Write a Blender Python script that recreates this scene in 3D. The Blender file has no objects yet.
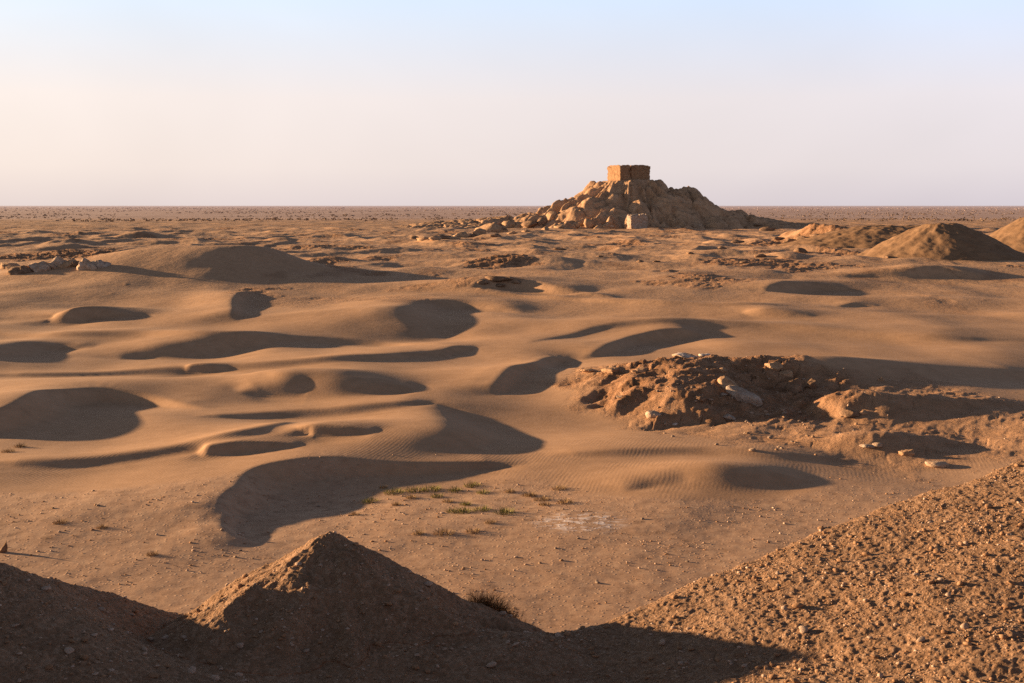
import bpy, bmesh, math, random
import numpy as np
from mathutils import Vector, Matrix

random.seed(7)
RNG = np.random.default_rng(11)
SC = bpy.context.scene
COL = SC.collection
PI = math.pi
F, CX, HY, EYE = 1236.0, 512.0, 205.6, 10.0      # focal length in pixels, principal column, horizon row, eye height (m)
SUN_EL, SUN_BACK = math.radians(7.5), math.radians(21.0)   # sun stands to the left, a little beyond the scene
TE, TB = math.tan(SUN_EL), math.tan(SUN_BACK)


def dep(py, z=0.0):
    return (EYE - z) * F / (py - HY)


def at(px, D):
    return (px - CX) / F * D


# ------------------------------------------------------------------ noise
def _h(ix, iy, seed):
    n = (ix * 374761393 + iy * 668265263 + seed * 974711) & 0xFFFFFFFF
    n = ((n ^ (n >> 13)) * 1274126177) & 0xFFFFFFFF
    return n ^ (n >> 16)


_ANG = np.linspace(0, 2 * PI, 256, endpoint=False)
_GX, _GY = np.cos(_ANG).astype(np.float32), np.sin(_ANG).astype(np.float32)


def perlin(x, y, seed=0):
    x = np.asarray(x, np.float64); y = np.asarray(y, np.float64)
    ix = np.floor(x).astype(np.int64); iy = np.floor(y).astype(np.int64)
    fx = (x - ix).astype(np.float32); fy = (y - iy).astype(np.float32)

    def g(dx, dy):
        a = _h(ix + dx, iy + dy, seed) & 255
        return _GX[a] * (fx - dx) + _GY[a] * (fy - dy)
    u = fx * fx * fx * (fx * (fx * 6 - 15) + 10); v = fy * fy * fy * (fy * (fy * 6 - 15) + 10)
    n0 = g(0, 0); n0 = n0 + u * (g(1, 0) - n0)
    n1 = g(0, 1); n1 = n1 + u * (g(1, 1) - n1)
    return (n0 + v * (n1 - n0)) * 1.5


def fbm(x, y, octaves, seed=0, gain=0.5, lac=2.03):
    s = 0; a = 1.0; f = 1.0
    for o in range(octaves):
        s = s + a * perlin(x * f + 17.3 * o, y * f - 9.1 * o, seed + o * 7)
        a *= gain; f *= lac
    return s


def ridged(x, y, octaves, seed=0, gain=0.5):
    s = 0; a = 1.0; f = 1.0
    for o in range(octaves):
        s = s + a * (1 - 2 * np.abs(perlin(x * f + 5.7 * o, y * f + 3.3 * o, seed + o * 5)))
        a *= gain; f *= 2.07
    return s


def sstep(a, b, x):
    t = np.clip((x - a) / (b - a), 0, 1)
    return t * t * (3 - 2 * t)


def smax(a, b, k):
    return 0.5 * (a + b + np.sqrt((a - b) ** 2 + k * k))


# ------------------------------------------------------------------ mesh helpers
def grid_mesh(name, X, Y, Z, attrs=None, keep=None):
    nr, nc = X.shape
    co = np.stack([X, Y, Z], -1).reshape(-1, 3).astype(np.float32)
    i = np.arange(nr * nc).reshape(nr, nc)
    q = np.stack([i[:-1, :-1], i[:-1, 1:], i[1:, 1:], i[1:, :-1]], -1).reshape(-1, 4)
    if keep is not None:
        kf = keep.reshape(-1)
        q = q[kf[q].any(1)]
        used = np.zeros(nr * nc, bool); used[q] = True
        remap = np.cumsum(used) - 1
        co = co[used]; q = remap[q]
        if attrs:
            attrs = {k: v.reshape(-1)[used] for k, v in attrs.items()}
    return raw_mesh(name, co, q, attrs)


def raw_mesh(name, co, faces, attrs=None, smooth=True):
    me = bpy.data.meshes.new(name)
    n = faces.shape[1]
    me.vertices.add(len(co)); me.vertices.foreach_set('co', np.ascontiguousarray(co, np.float32).reshape(-1))
    me.loops.add(faces.size); me.loops.foreach_set('vertex_index', np.ascontiguousarray(faces, np.int32).reshape(-1))
    me.polygons.add(len(faces)); me.polygons.foreach_set('loop_start', np.arange(0, faces.size, n, dtype=np.int32))
    if attrs:
        for k, v in attrs.items():
            a = me.attributes.new(k, 'FLOAT', 'POINT')
            a.data.foreach_set('value', np.ascontiguousarray(v, np.float32).reshape(-1))
    me.update(calc_edges=True)
    if smooth:
        me.shade_smooth()
    return me


def link(name, me, mat=None, parent=None, loc=(0, 0, 0), rot=(0, 0, 0)):
    o = bpy.data.objects.new(name, me)
    COL.objects.link(o)
    if me is not None and mat is not None and not me.materials:
        me.materials.append(mat)
    o.location = loc; o.rotation_euler = rot
    if parent is not None:
        o.parent = parent
    return o


def tag(o, label=None, cat=None, group=None, kind=None):
    if label: o['label'] = label
    if cat: o['category'] = cat
    if group: o['group'] = group
    if kind: o['kind'] = kind
    return o


# ------------------------------------------------------------------ terrain : sand field
# broad swells: image column and row of the top, depth, half width, half depth (m), fixed height or None
HILLS = [
    (150, 254, 150, 11, 14, None), (245, 257, 150, 8.5, 13, None), (60, 264, 158, 12, 11, None), (350, 273, 150, 12, 11, None), (1045, 285, 140, 11, 9, None), (700, 470, 46.5, 3.4, 2.4, None),
    (655, 366, 72, 4.5, 6, None), (345, 294, 126, 12, 7, None), (560, 312, 112, 9, 7, None), (380, 345, 92, 8, 5, None), (90, 372, 76, 6, 4, None), (330, 412, 60, 5, 3.5, None),
]
HILLS = [(at(px, D), D, EYE - (py - HY) / F * D - 2.2 * float(sstep(62, 190, D)), sx, sy) for px, py, D, sx, sy, _ in HILLS]

# dune crests: image column, row, relief (m) along each crest; the lee lies on its right-hand side
DUNES = [
    dict(c=[(470, 290, .1), (480, 282, 1.0), (500, 277, 1.6), (525, 280, 1.2), (560, 288, .8), (590, 294, .1)], k=.2, up=.6),
    dict(c=[(568, 297, .1), (590, 294, .5), (615, 299, .1)], k=.2),
    dict(c=[(765, 291, .1), (770, 285, .9), (785, 281, 1.1), (815, 282, .8), (850, 288, .3), (870, 291, .05)], k=.2, up=.6),
    dict(c=[(830, 276, .1), (870, 272, .6), (915, 268, 1.2), (940, 267, 1.2), (965, 272, .7), (1000, 278, .2)], k=.3, up=.6),
    dict(c=[(740, 312, .1), (760, 309, .5), (790, 312, .35), (815, 317, .05)], k=.2),
    dict(c=[(772, 235, .05, 278), (800, 229, .5, 270), (822, 226, 1, 262), (848, 231, 1, 254), (872, 241, .4, 244), (892, 248, .02, 236)], k=.4, up=.88, lw=14, sl=.45),
    dict(c=[(838, 306, .1), (855, 302, .4), (880, 306, .05)], k=.2),
    dict(c=[(48, 318, .02), (55, 313, .4), (66, 309, 1.1), (88, 306, 1.1), (115, 311, .45), (138, 317, .05)], k=.3),
    dict(c=[(240, 322, .05), (233, 312, .5), (233, 298, .65), (245, 291, .4), (258, 290, .1)], k=.1),
    dict(c=[(452, 340, .1), (425, 329, .6), (405, 318, .9), (402, 305, 1.1), (425, 298, .9), (470, 298, .9), (505, 305, .65), (525, 313, .1)], k=1.2, sl=.35),
    dict(c=[(-45, 356, .1), (-30, 352, .3), (-5, 345, .7), (25, 340, .85), (60, 343, .55), (95, 349, .1)], k=.9, sl=.35),
    dict(c=[(118, 359, .05), (135, 350, .6), (158, 342, 1.05), (200, 337, 1.1), (245, 336, .75), (280, 341, .15)], k=.9, sl=.35),
    dict(c=[(448, 357, .05), (446, 350, .3), (455, 346, .35), (478, 347, .1)], k=.15),
    dict(c=[(578, 360, .05), (600, 350, .4), (630, 336, .65), (660, 328, .85), (690, 328, .6), (712, 333, .1)], k=.1),
    # long low swells that tie the dunes together
    dict(c=[(380, 290, .05), (430, 287, .3), (480, 289, .4), (560, 296, .4), (640, 300, .35), (720, 303, .3), (800, 306, .05)], k=.3, up=.8, sl=.3, lw=5),
    dict(c=[(-30, 330, .05), (60, 332, .35), (140, 330, .45), (220, 332, .45), (300, 335, .45), (380, 340, .35), (450, 344, .05)], k=.3, up=.8, sl=.3, lw=4.5),
    dict(c=[(520, 346, .05), (600, 323, .3), (680, 318, .4), (760, 322, .4), (850, 330, .4), (940, 336, .3), (1040, 340, .05)], k=.3, up=.8, sl=.3, lw=4.5),
    dict(c=[(-40, 374, .05), (60, 372, .35), (150, 368, .4), (230, 365, .45), (300, 360, .45), (380, 354, .45), (460, 351, .05)], k=.25, up=.8, sl=.35, lw=4),
    dict(c=[(190, 416, .05), (280, 409, .35), (350, 404, .4), (410, 401, .25), (440, 400, .05)], k=.2, up=.8, sl=.35, lw=3.5),
    dict(c=[(-30, 464, .05), (60, 459, .3), (130, 453, .35), (190, 446, .35), (250, 436, .35), (305, 424, .05)], k=.2, up=.8, sl=.35, lw=3),
    dict(c=[(540, 456, .05), (620, 449, .25), (700, 447, .3), (780, 452, .25), (860, 459, .05)], k=.2, up=.8, sl=.3, lw=3),
    dict(c=[(500, 396, .05), (493, 388, .4), (504, 373, .65), (514, 365, .6), (530, 364, .5), (545, 357, .65), (562, 356, .4), (575, 362, .05)], k=.08),
    dict(c=[(183, 368, .02), (187, 365, .3), (205, 366, .3), (228, 370, .05)], k=.03),
    dict(c=[(235, 394, .05), (268, 384, .6), (290, 376, 1.05), (306, 370, 1.25), (335, 375, 1.0), (380, 381, .65), (425, 389, .05)], k=.8, sl=.4),
    dict(c=[(-80, 438, .05), (-55, 430, .4), (-20, 416, .8), (10, 406, .95), (27, 395, 1.1), (42, 389, 1.0), (95, 387, .65), (150, 394, .4), (208, 409, .05)], k=.06),
    dict(c=[(640, 426, .05), (665, 412, .5), (690, 398, .8), (702, 379, 1.2), (712, 363, .3, 70), (745, 357, .3, 70.5), (800, 356, .3, 71), (850, 356, .8, 72), (900, 362, .8, 73), (960, 374, .7, 74), (1020, 386, .5, 75), (1070, 394, .05, 76)], k=.5, up=.8, lw=5.5, sl=.23),
    dict(c=[(805, 410, .02, 60), (830, 399, .3, 60), (870, 392, .5, 60.5), (920, 395, .5, 61), (975, 404, .3, 61.5), (1035, 414, .05, 62)], k=.3, up=.8, lw=3, sl=.3),
    dict(c=[(790, 448, .02, 52), (820, 440, .1, 52), (860, 431, .25, 52), (905, 432, .25, 52.5), (945, 441, .15, 53), (985, 450, .02, 53)], k=.3, up=.8, lw=2.6, sl=.3),
    dict(c=[(490, 452, .05), (470, 440, .4), (456, 429, .85), (447, 418, .9), (439, 408, .5), (436, 401, .1)], k=.8, sl=.35),
    dict(c=[(306, 438, .05), (301, 431, .45), (312, 428, .55), (345, 430, .35), (378, 435, .05)], k=.08),
    dict(c=[(194, 458, .05), (203, 452, .4), (235, 448, .45), (270, 449, .3), (305, 453, .05)], k=.05),
    dict(c=[(622, 492, .02), (640, 478, .25), (680, 467, .45), (714, 464, .6), (745, 467, .5), (785, 475, .25), (815, 481, .02)], k=.7, up=.85, lw=2.8, sl=.27),
    dict(c=[(238, 527, .02), (222, 514, .3), (216, 504, .5), (219, 495, .65), (239, 485, .75), (243, 474, .8), (252, 466, .85), (290, 459, .75), (330, 456, .62), (365, 460, .48), (400, 463, .38), (450, 462, .30), (500, 461, .22), (535, 463, .05)], k=.05),
    dict(c=[(258, 542, .05), (233, 533, .25), (222, 525, .33), (224, 518, .3), (248, 516, .05)], k=.04),
]


def base_height(X, Y):
    Z = np.zeros_like(X)
    fade = 1 - sstep(500, 1500, Y)
    Z += 2.2 * sstep(62, 190, Y) * (1 - sstep(500, 1100, Y))
    Z += .30 * fbm(X / 34, Y / 30, 2, 3) * sstep(30, 70, Y) * fade
    Z += .40 * perlin(X / 27 + .02 * Y + .3 * perlin(X / 30, Y / 30, 18), Y / 10.5 + .012 * X, 19) * sstep(46, 62, Y) * (1 - sstep(170, 260, Y))
    Z += .22 * perlin(X / 15 + .35 * perlin(X / 40, Y / 40, 16), Y / 13, 14) * sstep(45, 70, Y) * (1 - sstep(200, 320, Y))
    Z += .15 * fbm(X / 9, Y / 12, 2, 9) * sstep(28, 45, Y) * fade
    for x0, D, h, sx, sy in HILLS:
        Z += h * np.exp(-((X - x0) / sx) ** 2 - ((Y - D) / sy) ** 2)
    return Z


def crest_field(d, X, Y):
    """height that one dune adds: nearest point of its crest line, gentle to windward, steep and hollow to leeward"""
    P = d['P']; Tm = d['T'].max()
    x = X.astype(np.float32); y = Y.astype(np.float32)
    best = np.full(x.shape, 1e9, np.float32); bt = np.zeros_like(best); bs = np.ones_like(best)
    for i in range(len(P) - 1):
        ax, ay = P[i]; bx, by = P[i + 1]
        dx, dy = bx - ax, by - ay
        l2 = dx * dx + dy * dy + 1e-9
        t = np.clip(((x - ax) * dx + (y - ay) * dy) / l2, 0, 1)
        ex = x - ax - t * dx; ey = y - ay - t * dy
        dd = ex * ex + ey * ey
        w = dd < best
        best[w] = dd[w]; bt[w] = (d['T'][i] + t * (d['T'][i + 1] - d['T'][i]))[w]
        bs[w] = np.where(dx * ey - dy * ex > 0, -1., 1.)[w]
    u = np.sqrt(best) * bs; T = bt
    up = d.get('up', .7); sl = d.get('sl', .6)
    k = np.minimum(d['k'], 1.1 * T / sl * .6) + 1e-4
    Lw = d.get('lw', 5.0 * Tm + .6)
    soft = sl * .5 * (u + np.sqrt(u * u + k * k))
    wind = up * T * np.exp(-(np.minimum(u, 0) / Lw) ** 2) - soft * np.exp(-(np.minimum(u, 0) / (3 * k)) ** 2)
    lee = smax(up * T - soft, -(1 - up) * T, .12 * T + 1e-4)
    rec = sstep(.8, 2.6, u / (T / TE + .3))
    lee = lee * (1 - rec)
    return np.where(u < 0, wind, lee), u


def _blur(a, n):
    for ax in (0, 1):
        for _ in range(3):
            k = np.ones(2 * n + 1) / (2 * n + 1)
            p = np.concatenate([np.repeat(a.take([0], ax), n, ax), a, np.repeat(a.take([-1], ax), n, ax)], ax)
            c = np.cumsum(np.concatenate([np.zeros_like(p.take([0], ax)), p], ax), ax)
            a = (c.take(range(2 * n + 1, c.shape[ax]), ax) - c.take(range(0, c.shape[ax] - 2 * n - 1), ax)) / (2 * n + 1)
    return a


def _raster(d):
    P = d['P']; Tm = d['T'].max(); R = 3.0 * Tm / TE + 1
    x0, y0 = P.min(0) - R; x1, y1 = P.max(0) + R
    cell = max(.05, min(.3, .0017 * P[:, 1].mean()))
    cell = max(cell, math.sqrt((x1 - x0) * (y1 - y0) / 500000))
    xs = np.arange(x0, x1, cell); ys = np.arange(y0, y1, cell)
    X, Y = np.meshgrid(xs, ys)
    z, u = crest_field(d, X, Y)
    n = max(1, int(round((.55 * Tm + .12) / cell)))
    m = sstep(.5 * Tm, 2.4 * Tm, np.abs(u))
    z = z * .35 + .65 * _blur(z, 1)
    zb = _blur(z, n); zb2 = _blur(zb, 2 * n)
    m2 = sstep(2.0 * Tm, 5.0 * Tm, np.abs(u))
    z = z * (1 - m) + m * (zb * (1 - m2) + zb2 * m2)
    ex = np.minimum(X - x0, x1 - X); ey = np.minimum(Y - y0, y1 - Y)
    z *= sstep(0, .25 * R, np.minimum(ex, ey))
    d['R'] = (x0, y0, cell, z)


def dune_sample(d, X, Y):
    x0, y0, c, z = d['R']
    fx = (X - x0) / c; fy = (Y - y0) / c
    m = (fx >= 0) & (fy >= 0) & (fx < z.shape[1] - 1.01) & (fy < z.shape[0] - 1.01)
    out = np.zeros_like(X)
    if m.any():
        fx = fx[m]; fy = fy[m]; i = fx.astype(int); j = fy.astype(int); u = fx - i; v = fy - j
        out[m] = (z[j, i] * (1 - u) + z[j, i + 1] * u) * (1 - v) + (z[j + 1, i] * (1 - u) + z[j + 1, i + 1] * u) * v
    return out


def _place(d):
    pts = d['c']; up = d.get('up', .7); Q = []
    for p in pts:
        px, py, T = p[:3]
        earlier = [e for e in DUNES[:DUNES.index(d)] if 'R' in e]
        if len(p) == 4:                         # a crest whose distance is known: its relief follows
            D = p[3]; x = at(px, D)
            b0 = base_height(np.array([x]), np.array([D]))[0] + sum(dune_sample(e, np.array([x]), np.array([D]))[0] for e in earlier)
            Q.append((x, D, max(T, (EYE - (py - HY) / F * D - b0) / up))); continue
        z = 0.3
        for _ in range(12):
            D = dep(py, z); x = at(px, D)
            zz = base_height(np.array([x]), np.array([D]))[0] + up * T
            for e in earlier: zz += dune_sample(e, np.array([x]), np.array([D]))[0]
            z = .5 * z + .5 * zz
        Q.append((x, D, T))
    Q = np.array(Q)
    s = np.r_[0, np.cumsum(np.hypot(np.diff(Q[:, 0]), np.diff(Q[:, 1])))]
    n = 48; t = np.linspace(0, s[-1], n)
    R = np.stack([np.interp(t, s, Q[:, i]) for i in range(3)], -1)
    w = 4; ker = np.hanning(2 * w + 3)[1:-1]; ker /= ker.sum()
    Rp = np.concatenate([np.repeat(R[:1], w, 0), R, np.repeat(R[-1:], w, 0)])
    R = np.stack([np.convolve(Rp[:, i], ker, 'valid') for i in range(3)], -1)
    R[:, 2] *= np.clip(np.minimum(np.arange(n), n - 1 - np.arange(n)) / 5., 0, 1)
    d['P'] = R[:, :2]; d['T'] = R[:, 2]
    _raster(d)


for d in DUNES:
    _place(d)


def ground_height(X, Y):
    Z = base_height(X, Y)
    for d in DUNES:
        Z += dune_sample(d, X, Y)
    # eroded hummocks of the middle distance
    mid = sstep(115, 220, Y) * (1 - .6 * sstep(300, 480, Y)) * (1 - sstep(480, 1000, Y))
    n = ridged(X / 26, Y / 44, 2, 21)
    Z += mid * .8 * np.clip(n - .6, 0, 2)
    n2 = perlin(X / 12, Y / 17, 33)
    Z += mid * 1.7 * np.clip(n2 + .25 * perlin(X / 40, Y / 60, 34) - .37, 0, 1)
    Z += mid * (.10 * fbm(X / 4.5, Y / 7, 2, 41) + .05 * fbm(X / 1.5, Y / 2.6, 2, 43))
    return Z


def rocky_mask(X, Y):
    n = fbm(X / 3.5, Y / 4.5, 3, 77)
    e = ((X - at(712, 66)) / 7.9) ** 2 + ((Y - 66) / 9.5) ** 2
    m = sstep(1.25, .5, e + .45 * n)
    # the rise runs on as a low crusty swell towards the right
    e = ((X - at(890, 59)) / 10.5) ** 2 + ((Y - 59) / 11.5) ** 2
    m = np.maximum(m, .34 * sstep(1.25, .4, e + .6 * n))
    e = ((X - at(60, 190)) / 12.0) ** 2 + ((Y - 190) / 14.) ** 2
    m = np.maximum(m, sstep(1.2, .7, e + .4 * n))
    e = ((X - at(850, 250)) / 22.0) ** 2 + ((Y - 250) / 22.) ** 2
    m = np.maximum(m, sstep(1.2, .5, e + .5 * n))
    far = sstep(105, 150, Y) * sstep(520, 420, Y)
    p = fbm(X / 15, Y / 26, 3, 78)
    m = np.maximum(m, .65 * far * sstep(.34, .6, p + .25 * n))
    e = ((X - at(500, 172)) / 5.0) ** 2 + ((Y - 172) / 7.) ** 2
    return np.maximum(m, .9 * sstep(1.2, .6, e + .5 * n))


def cells(x, y, seed, jit=.85):
    """nearest and second nearest seed point of a jittered lattice, with the nearest one's position and three random numbers"""
    ix = np.floor(x).astype(np.int64); iy = np.floor(y).astype(np.int64)
    f1 = np.full(x.shape, 9.); f2 = np.full(x.shape, 9.); cx = np.zeros_like(x); cy = np.zeros_like(x); rid = np.zeros(x.shape, np.int64)
    for dx in (-1, 0, 1):
        for dy in (-1, 0, 1):
            h = _h(ix + dx, iy + dy, seed)
            px = ix + dx + .5 + jit * ((h & 1023) / 1023. - .5); py = iy + dy + .5 + jit * (((h >> 10) & 1023) / 1023. - .5)
            d = np.hypot(x - px, y - py)
            w = d < f1
            f2 = np.where(w, f1, np.minimum(f2, d)); f1 = np.where(w, d, f1)
            cx = np.where(w, px, cx); cy = np.where(w, py, cy); rid = np.where(w, h, rid)
    h = _h(rid, rid >> 5, seed + 9)
    return f1, f2 - f1, cx, cy, (h & 255) / 127.5 - 1, ((h >> 8) & 255) / 127.5 - 1, ((h >> 16) & 255) / 127.5 - 1


def rocky_detail(X, Y):
    c, sn = .83, .56
    u = X * c + Y * sn * .6; v = -X * sn + Y * c * .6
    wx = .3 * fbm(X / 1.6, Y / 1.6, 2, 58); wy = .3 * fbm(X / 1.6, Y / 1.6, 2, 59)
    a = .32 * ridged(u / 5.5, v / 2.4, 4, 51, .5) - .12
    f1, e, cx, cy, r1, r2, r3 = cells((u + wx) / 1.7, (v + wy) / .75, 71)
    rock = sstep(.1, .5, fbm(X / 3.3, Y / 3.3, 2, 73) + .15)
    z = a + rock * (.10 * r1 + .14 * (r2 * ((u + wx) / 1.7 - cx) + r3 * ((v + wy) / .75 - cy)) - .10 * sstep(.16, .0, e))
    return .72 * z + .05 * fbm(X / .7, Y / .8, 3, 61, .6) - .12


def stony_mask(X, Y):
    n = fbm(X / 6, Y / 5, 3, 87)
    m = sstep(49, 43, Y + 3.0 * n)
    # sand tongue (rippled dunes) stays clean
    e = ((X - at(690, 45)) / 5.0) ** 2 + ((Y - 45.5) / 3.6) ** 2
    m = m * (1 - sstep(1.2, .8, e))
    e = ((X - at(100, 47)) / 7.5) ** 2 + ((Y - 47) / 4.2) ** 2
    return m * (1 - sstep(1.2, .8, e))


def full_height(X, Y):
    Z = ground_height(X, Y)
    rock = np.zeros_like(X); m = (Y > 40) & (Y < 530) & (np.abs(X) < .8 * Y)
    rock[m] = rocky_mask(X[m], Y[m])
    mm = rock > .01
    Z[mm] += rock[mm] * rocky_detail(X[mm], Y[mm])
    stony = np.zeros_like(X); m = (Y < 60)
    stony[m] = stony_mask(X[m], Y[m])
    mm = stony > .01
    Z[mm] += stony[mm] * (.02 * fbm(X[mm] / 2.2, Y[mm] / 2.2, 2, 91) + .006 * fbm(X[mm] / .5, Y[mm] / .5, 2, 93))
    return Z, rock, stony


def build_ground(mat):
    t_in = np.linspace(-.47, .47, 1300)
    g = .47 + .0012 * (np.cumprod(np.full(60, 1.105)) - 1) / .105 * 1.0
    g = .47 + (g - .47) * (2.6 / (g[-1] - .47))
    t = np.concatenate([-g[::-1], t_in, g])
    rows = [15.0]
    while rows[-1] < 60000:
        d = rows[-1]
        rows.append(d * (1 + (.0042 if d < 700 else .03)))
    Y, T = np.meshgrid(np.array(rows), t, indexing='ij')
    X = Y * T
    Z, rock, stony = full_height(X, Y)
    me = grid_mesh('ground', X, Y, Z, {'rocky': rock, 'stony': stony})
    return tag(link('ground', me, mat), kind='structure')


# ------------------------------------------------------------------ terrain : foreground gravel bank
BANK = [  # image column, row, depth
    (0, 568, 12.3), (-150, 556, 11.9), (-400, 548, 11.4), (100, 586, 14.3), (155, 606, 15.2), (205, 614, 15.4), (250, 640, 13.6), (210, 650, 13.5), (150, 640, 13.3), (-150, 640, 10.4), (0, 620, 11.3), (0, 683, 10.4),
    (-250, 720, 9.5), (100, 683, 10.7), (100, 630, 11.8), (200, 683, 11.1), (170, 662, 12.4), (300, 690, 11.5), (400, 690, 11.8), (300, 665, 12.4), (400, 655, 12.5),
    (500, 688, 11.9), (500, 655, 12.7), (550, 637, 13.3), (500, 645, 12.9), (450, 634, 13.2), (300, 625, 13.0), (400, 640, 12.9),
]
# the slope at the right: a steady fall towards the left
for px, py in ((600, 642), (600, 690), (612, 624), (664, 599), (780, 553), (900, 506), (1024, 464), (700, 650), (700, 686), (780, 625), (850, 683), (900, 600), (1024, 560), (1024, 683), (1250, 683), (1250, 540), (1250, 385), (850, 640), (960, 640)):
    gx, gy = .17, .03
    BANK.append((px, py, (EYE - 5.3 + gx + 13.5 * gy) / ((py - HY) / F + gx * (px - CX) / F + gy)))
_P = np.array([(at(px, D), D, EYE - (py - HY) / F * D) for px, py, D in BANK] + [(0, 0, 8.2), (-7, 0, 8.3), (7, 0, 8.3), (0, 5, 7.4), (-7, 5, 7.5), (7, 5, 7.6), (-14, 8, 8), (14, 8, 7.6), (-16, 16, 7.6), (16, 17, 7.9)], float)


def _tps_fit(P, lam=.02):
    n = len(P)
    r2 = ((P[:, None, :2] - P[None, :, :2]) ** 2).sum(-1)
    K = .5 * r2 * np.log(r2 + 1e-9) + lam * np.eye(n)
    A = np.zeros((n + 3, n + 3)); A[:n, :n] = K
    Q = np.c_[np.ones(n), P[:, :2]]; A[:n, n:] = Q; A[n:, :n] = Q.T
    return np.linalg.solve(A, np.r_[P[:, 2], 0, 0, 0])


_W = _tps_fit(_P)
_gx = np.linspace(-20, 20, 241); _gy = np.linspace(-3, 24, 163)
_GYY, _GXX = np.meshgrid(_gy, _gx, indexing='ij')
_TP = _W[-3] + _W[-2] * _GXX + _W[-1] * _GYY
for (a, b, _), w in zip(_P, _W):
    r2 = (_GXX - a) ** 2 + (_GYY - b) ** 2
    _TP += w * .5 * r2 * np.log(r2 + 1e-9)


def _bil(X, Y):
    fx = np.clip((X - _gx[0]) / (_gx[1] - _gx[0]), 0, len(_gx) - 1.001); fy = np.clip((Y - _gy[0]) / (_gy[1] - _gy[0]), 0, len(_gy) - 1.001)
    i = fx.astype(int); j = fy.astype(int); u = fx - i; v = fy - j
    u = u * u * (3 - 2 * u) * .5 + u * .5; v = v * v * (3 - 2 * v) * .5 + v * .5
    return (_TP[j, i] * (1 - u) + _TP[j, i + 1] * u) * (1 - v) + (_TP[j + 1, i] * (1 - u) + _TP[j + 1, i + 1] * u) * v


PEAK = (at(331, 14.1), 14.1, EYE - (533 - HY) / F * 14.1)
_cr_px = np.array([-3000, -150, 0, 100, 170, 215, 300, 400, 500, 550, 610, 664, 780, 900, 1024, 1400, 4000]); _cr_D = np.array([11.5, 12.0, 12.6, 14.3, 15.3, 15.3, 14.2, 13.5, 13.5, 13.6, 14.0, 14.5, 15.4, 16.4, 17.2, 18.6, 18.6])


def cone_height(X, Y):
    x, y = X - PEAK[0], Y - PEAK[1]
    ang = np.arctan2(y, x)
    r = np.hypot(x, y) + 1e-6
    # ridge running down from the tip towards the lower left
    a0 = math.atan2(-2.0, -1.15)
    da = np.abs((ang - a0 + PI) % (2 * PI) - PI)
    slope = .53 - .22 * np.exp(-(da / .5) ** 2) + .02 * np.cos(3 * ang)
    slope = np.where((x < 0) & (y > -1), slope + .13 * np.clip(-x / r, 0, 1), slope)
    slope = slope * (1 - .02 * np.minimum(r, 5)) + .16 * sstep(-.1, .6, y / r) + .05 * perlin(ang * 3.2, r * .5, 241) + .035 * perlin(ang * 8, r * .9, 243)
    return PEAK[2] + .05 + .05 * fbm(X / .55, Y / .55, 2, 247) - slope * (np.sqrt(r * r + .085 ** 2))


def bank_height(X, Y):
    base = _bil(X, Y)
    px = CX + X / np.maximum(Y, .5) * F
    Dc = np.interp(px, _cr_px, _cr_D)
    o = Y - Dc
    drop = .75 * (.5 * (o + np.sqrt(o * o + .15 ** 2)))
    base = base - drop
    c = cone_height(X, Y)
    z = smax(base, c, .1)
    n = .035 * fbm(X / 1.3, Y / 1.3, 3, 201, .55)
    n = n + .010 * np.clip(fbm(X / .33, Y / .33, 2, 215, .6), -.3, 2) + .02 * np.abs(fbm(X / .12, Y / .12, 2, 225, .6))
    # runnels down the right slope
    v = ridged((X * .2 + Y * .9) / .8, (X * .9 - Y * .1) / 3.0, 3, 231)
    n = n + .03 * v * sstep(1, 4, X)
    return z + n, c - base


def build_bank(mat):
    t = np.linspace(-.62, .62, 1150)
    t = np.concatenate([np.linspace(-2.2, -.63, 90), t, np.linspace(.63, 2.2, 90)])
    D = np.concatenate([np.linspace(2.0, 9.2, 60), np.linspace(9.25, 17.6, 560), np.linspace(17.7, 26, 50)])
    Y, T = np.meshgrid(D, t, indexing='ij'); X = Y * T
    Z, dom = bank_height(X, Y)
    cone = dom > 0
    k = Z > -1
    a = tag(link('gravel_bank', grid_mesh('gravel_bank', X, Y, Z, None, k & ~cone), mat), kind='structure')
    b = tag(link('gravel_mound', grid_mesh('gravel_mound', X, Y, Z, None, k & cone), mat), kind='structure')
    # patch round the camera's feet
    yy = np.linspace(-9, 2.3, 40); xx = np.linspace(-12, 12, 90)
    Yb, Xb = np.meshgrid(yy, xx, indexing='ij')
    Zb = bank_height(Xb, np.maximum(Yb, -2.9))[0] - .02
    c = tag(link('gravel_terrace', grid_mesh('gravel_terrace', Xb, Yb, Zb), mat), kind='structure')
    return a


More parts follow.
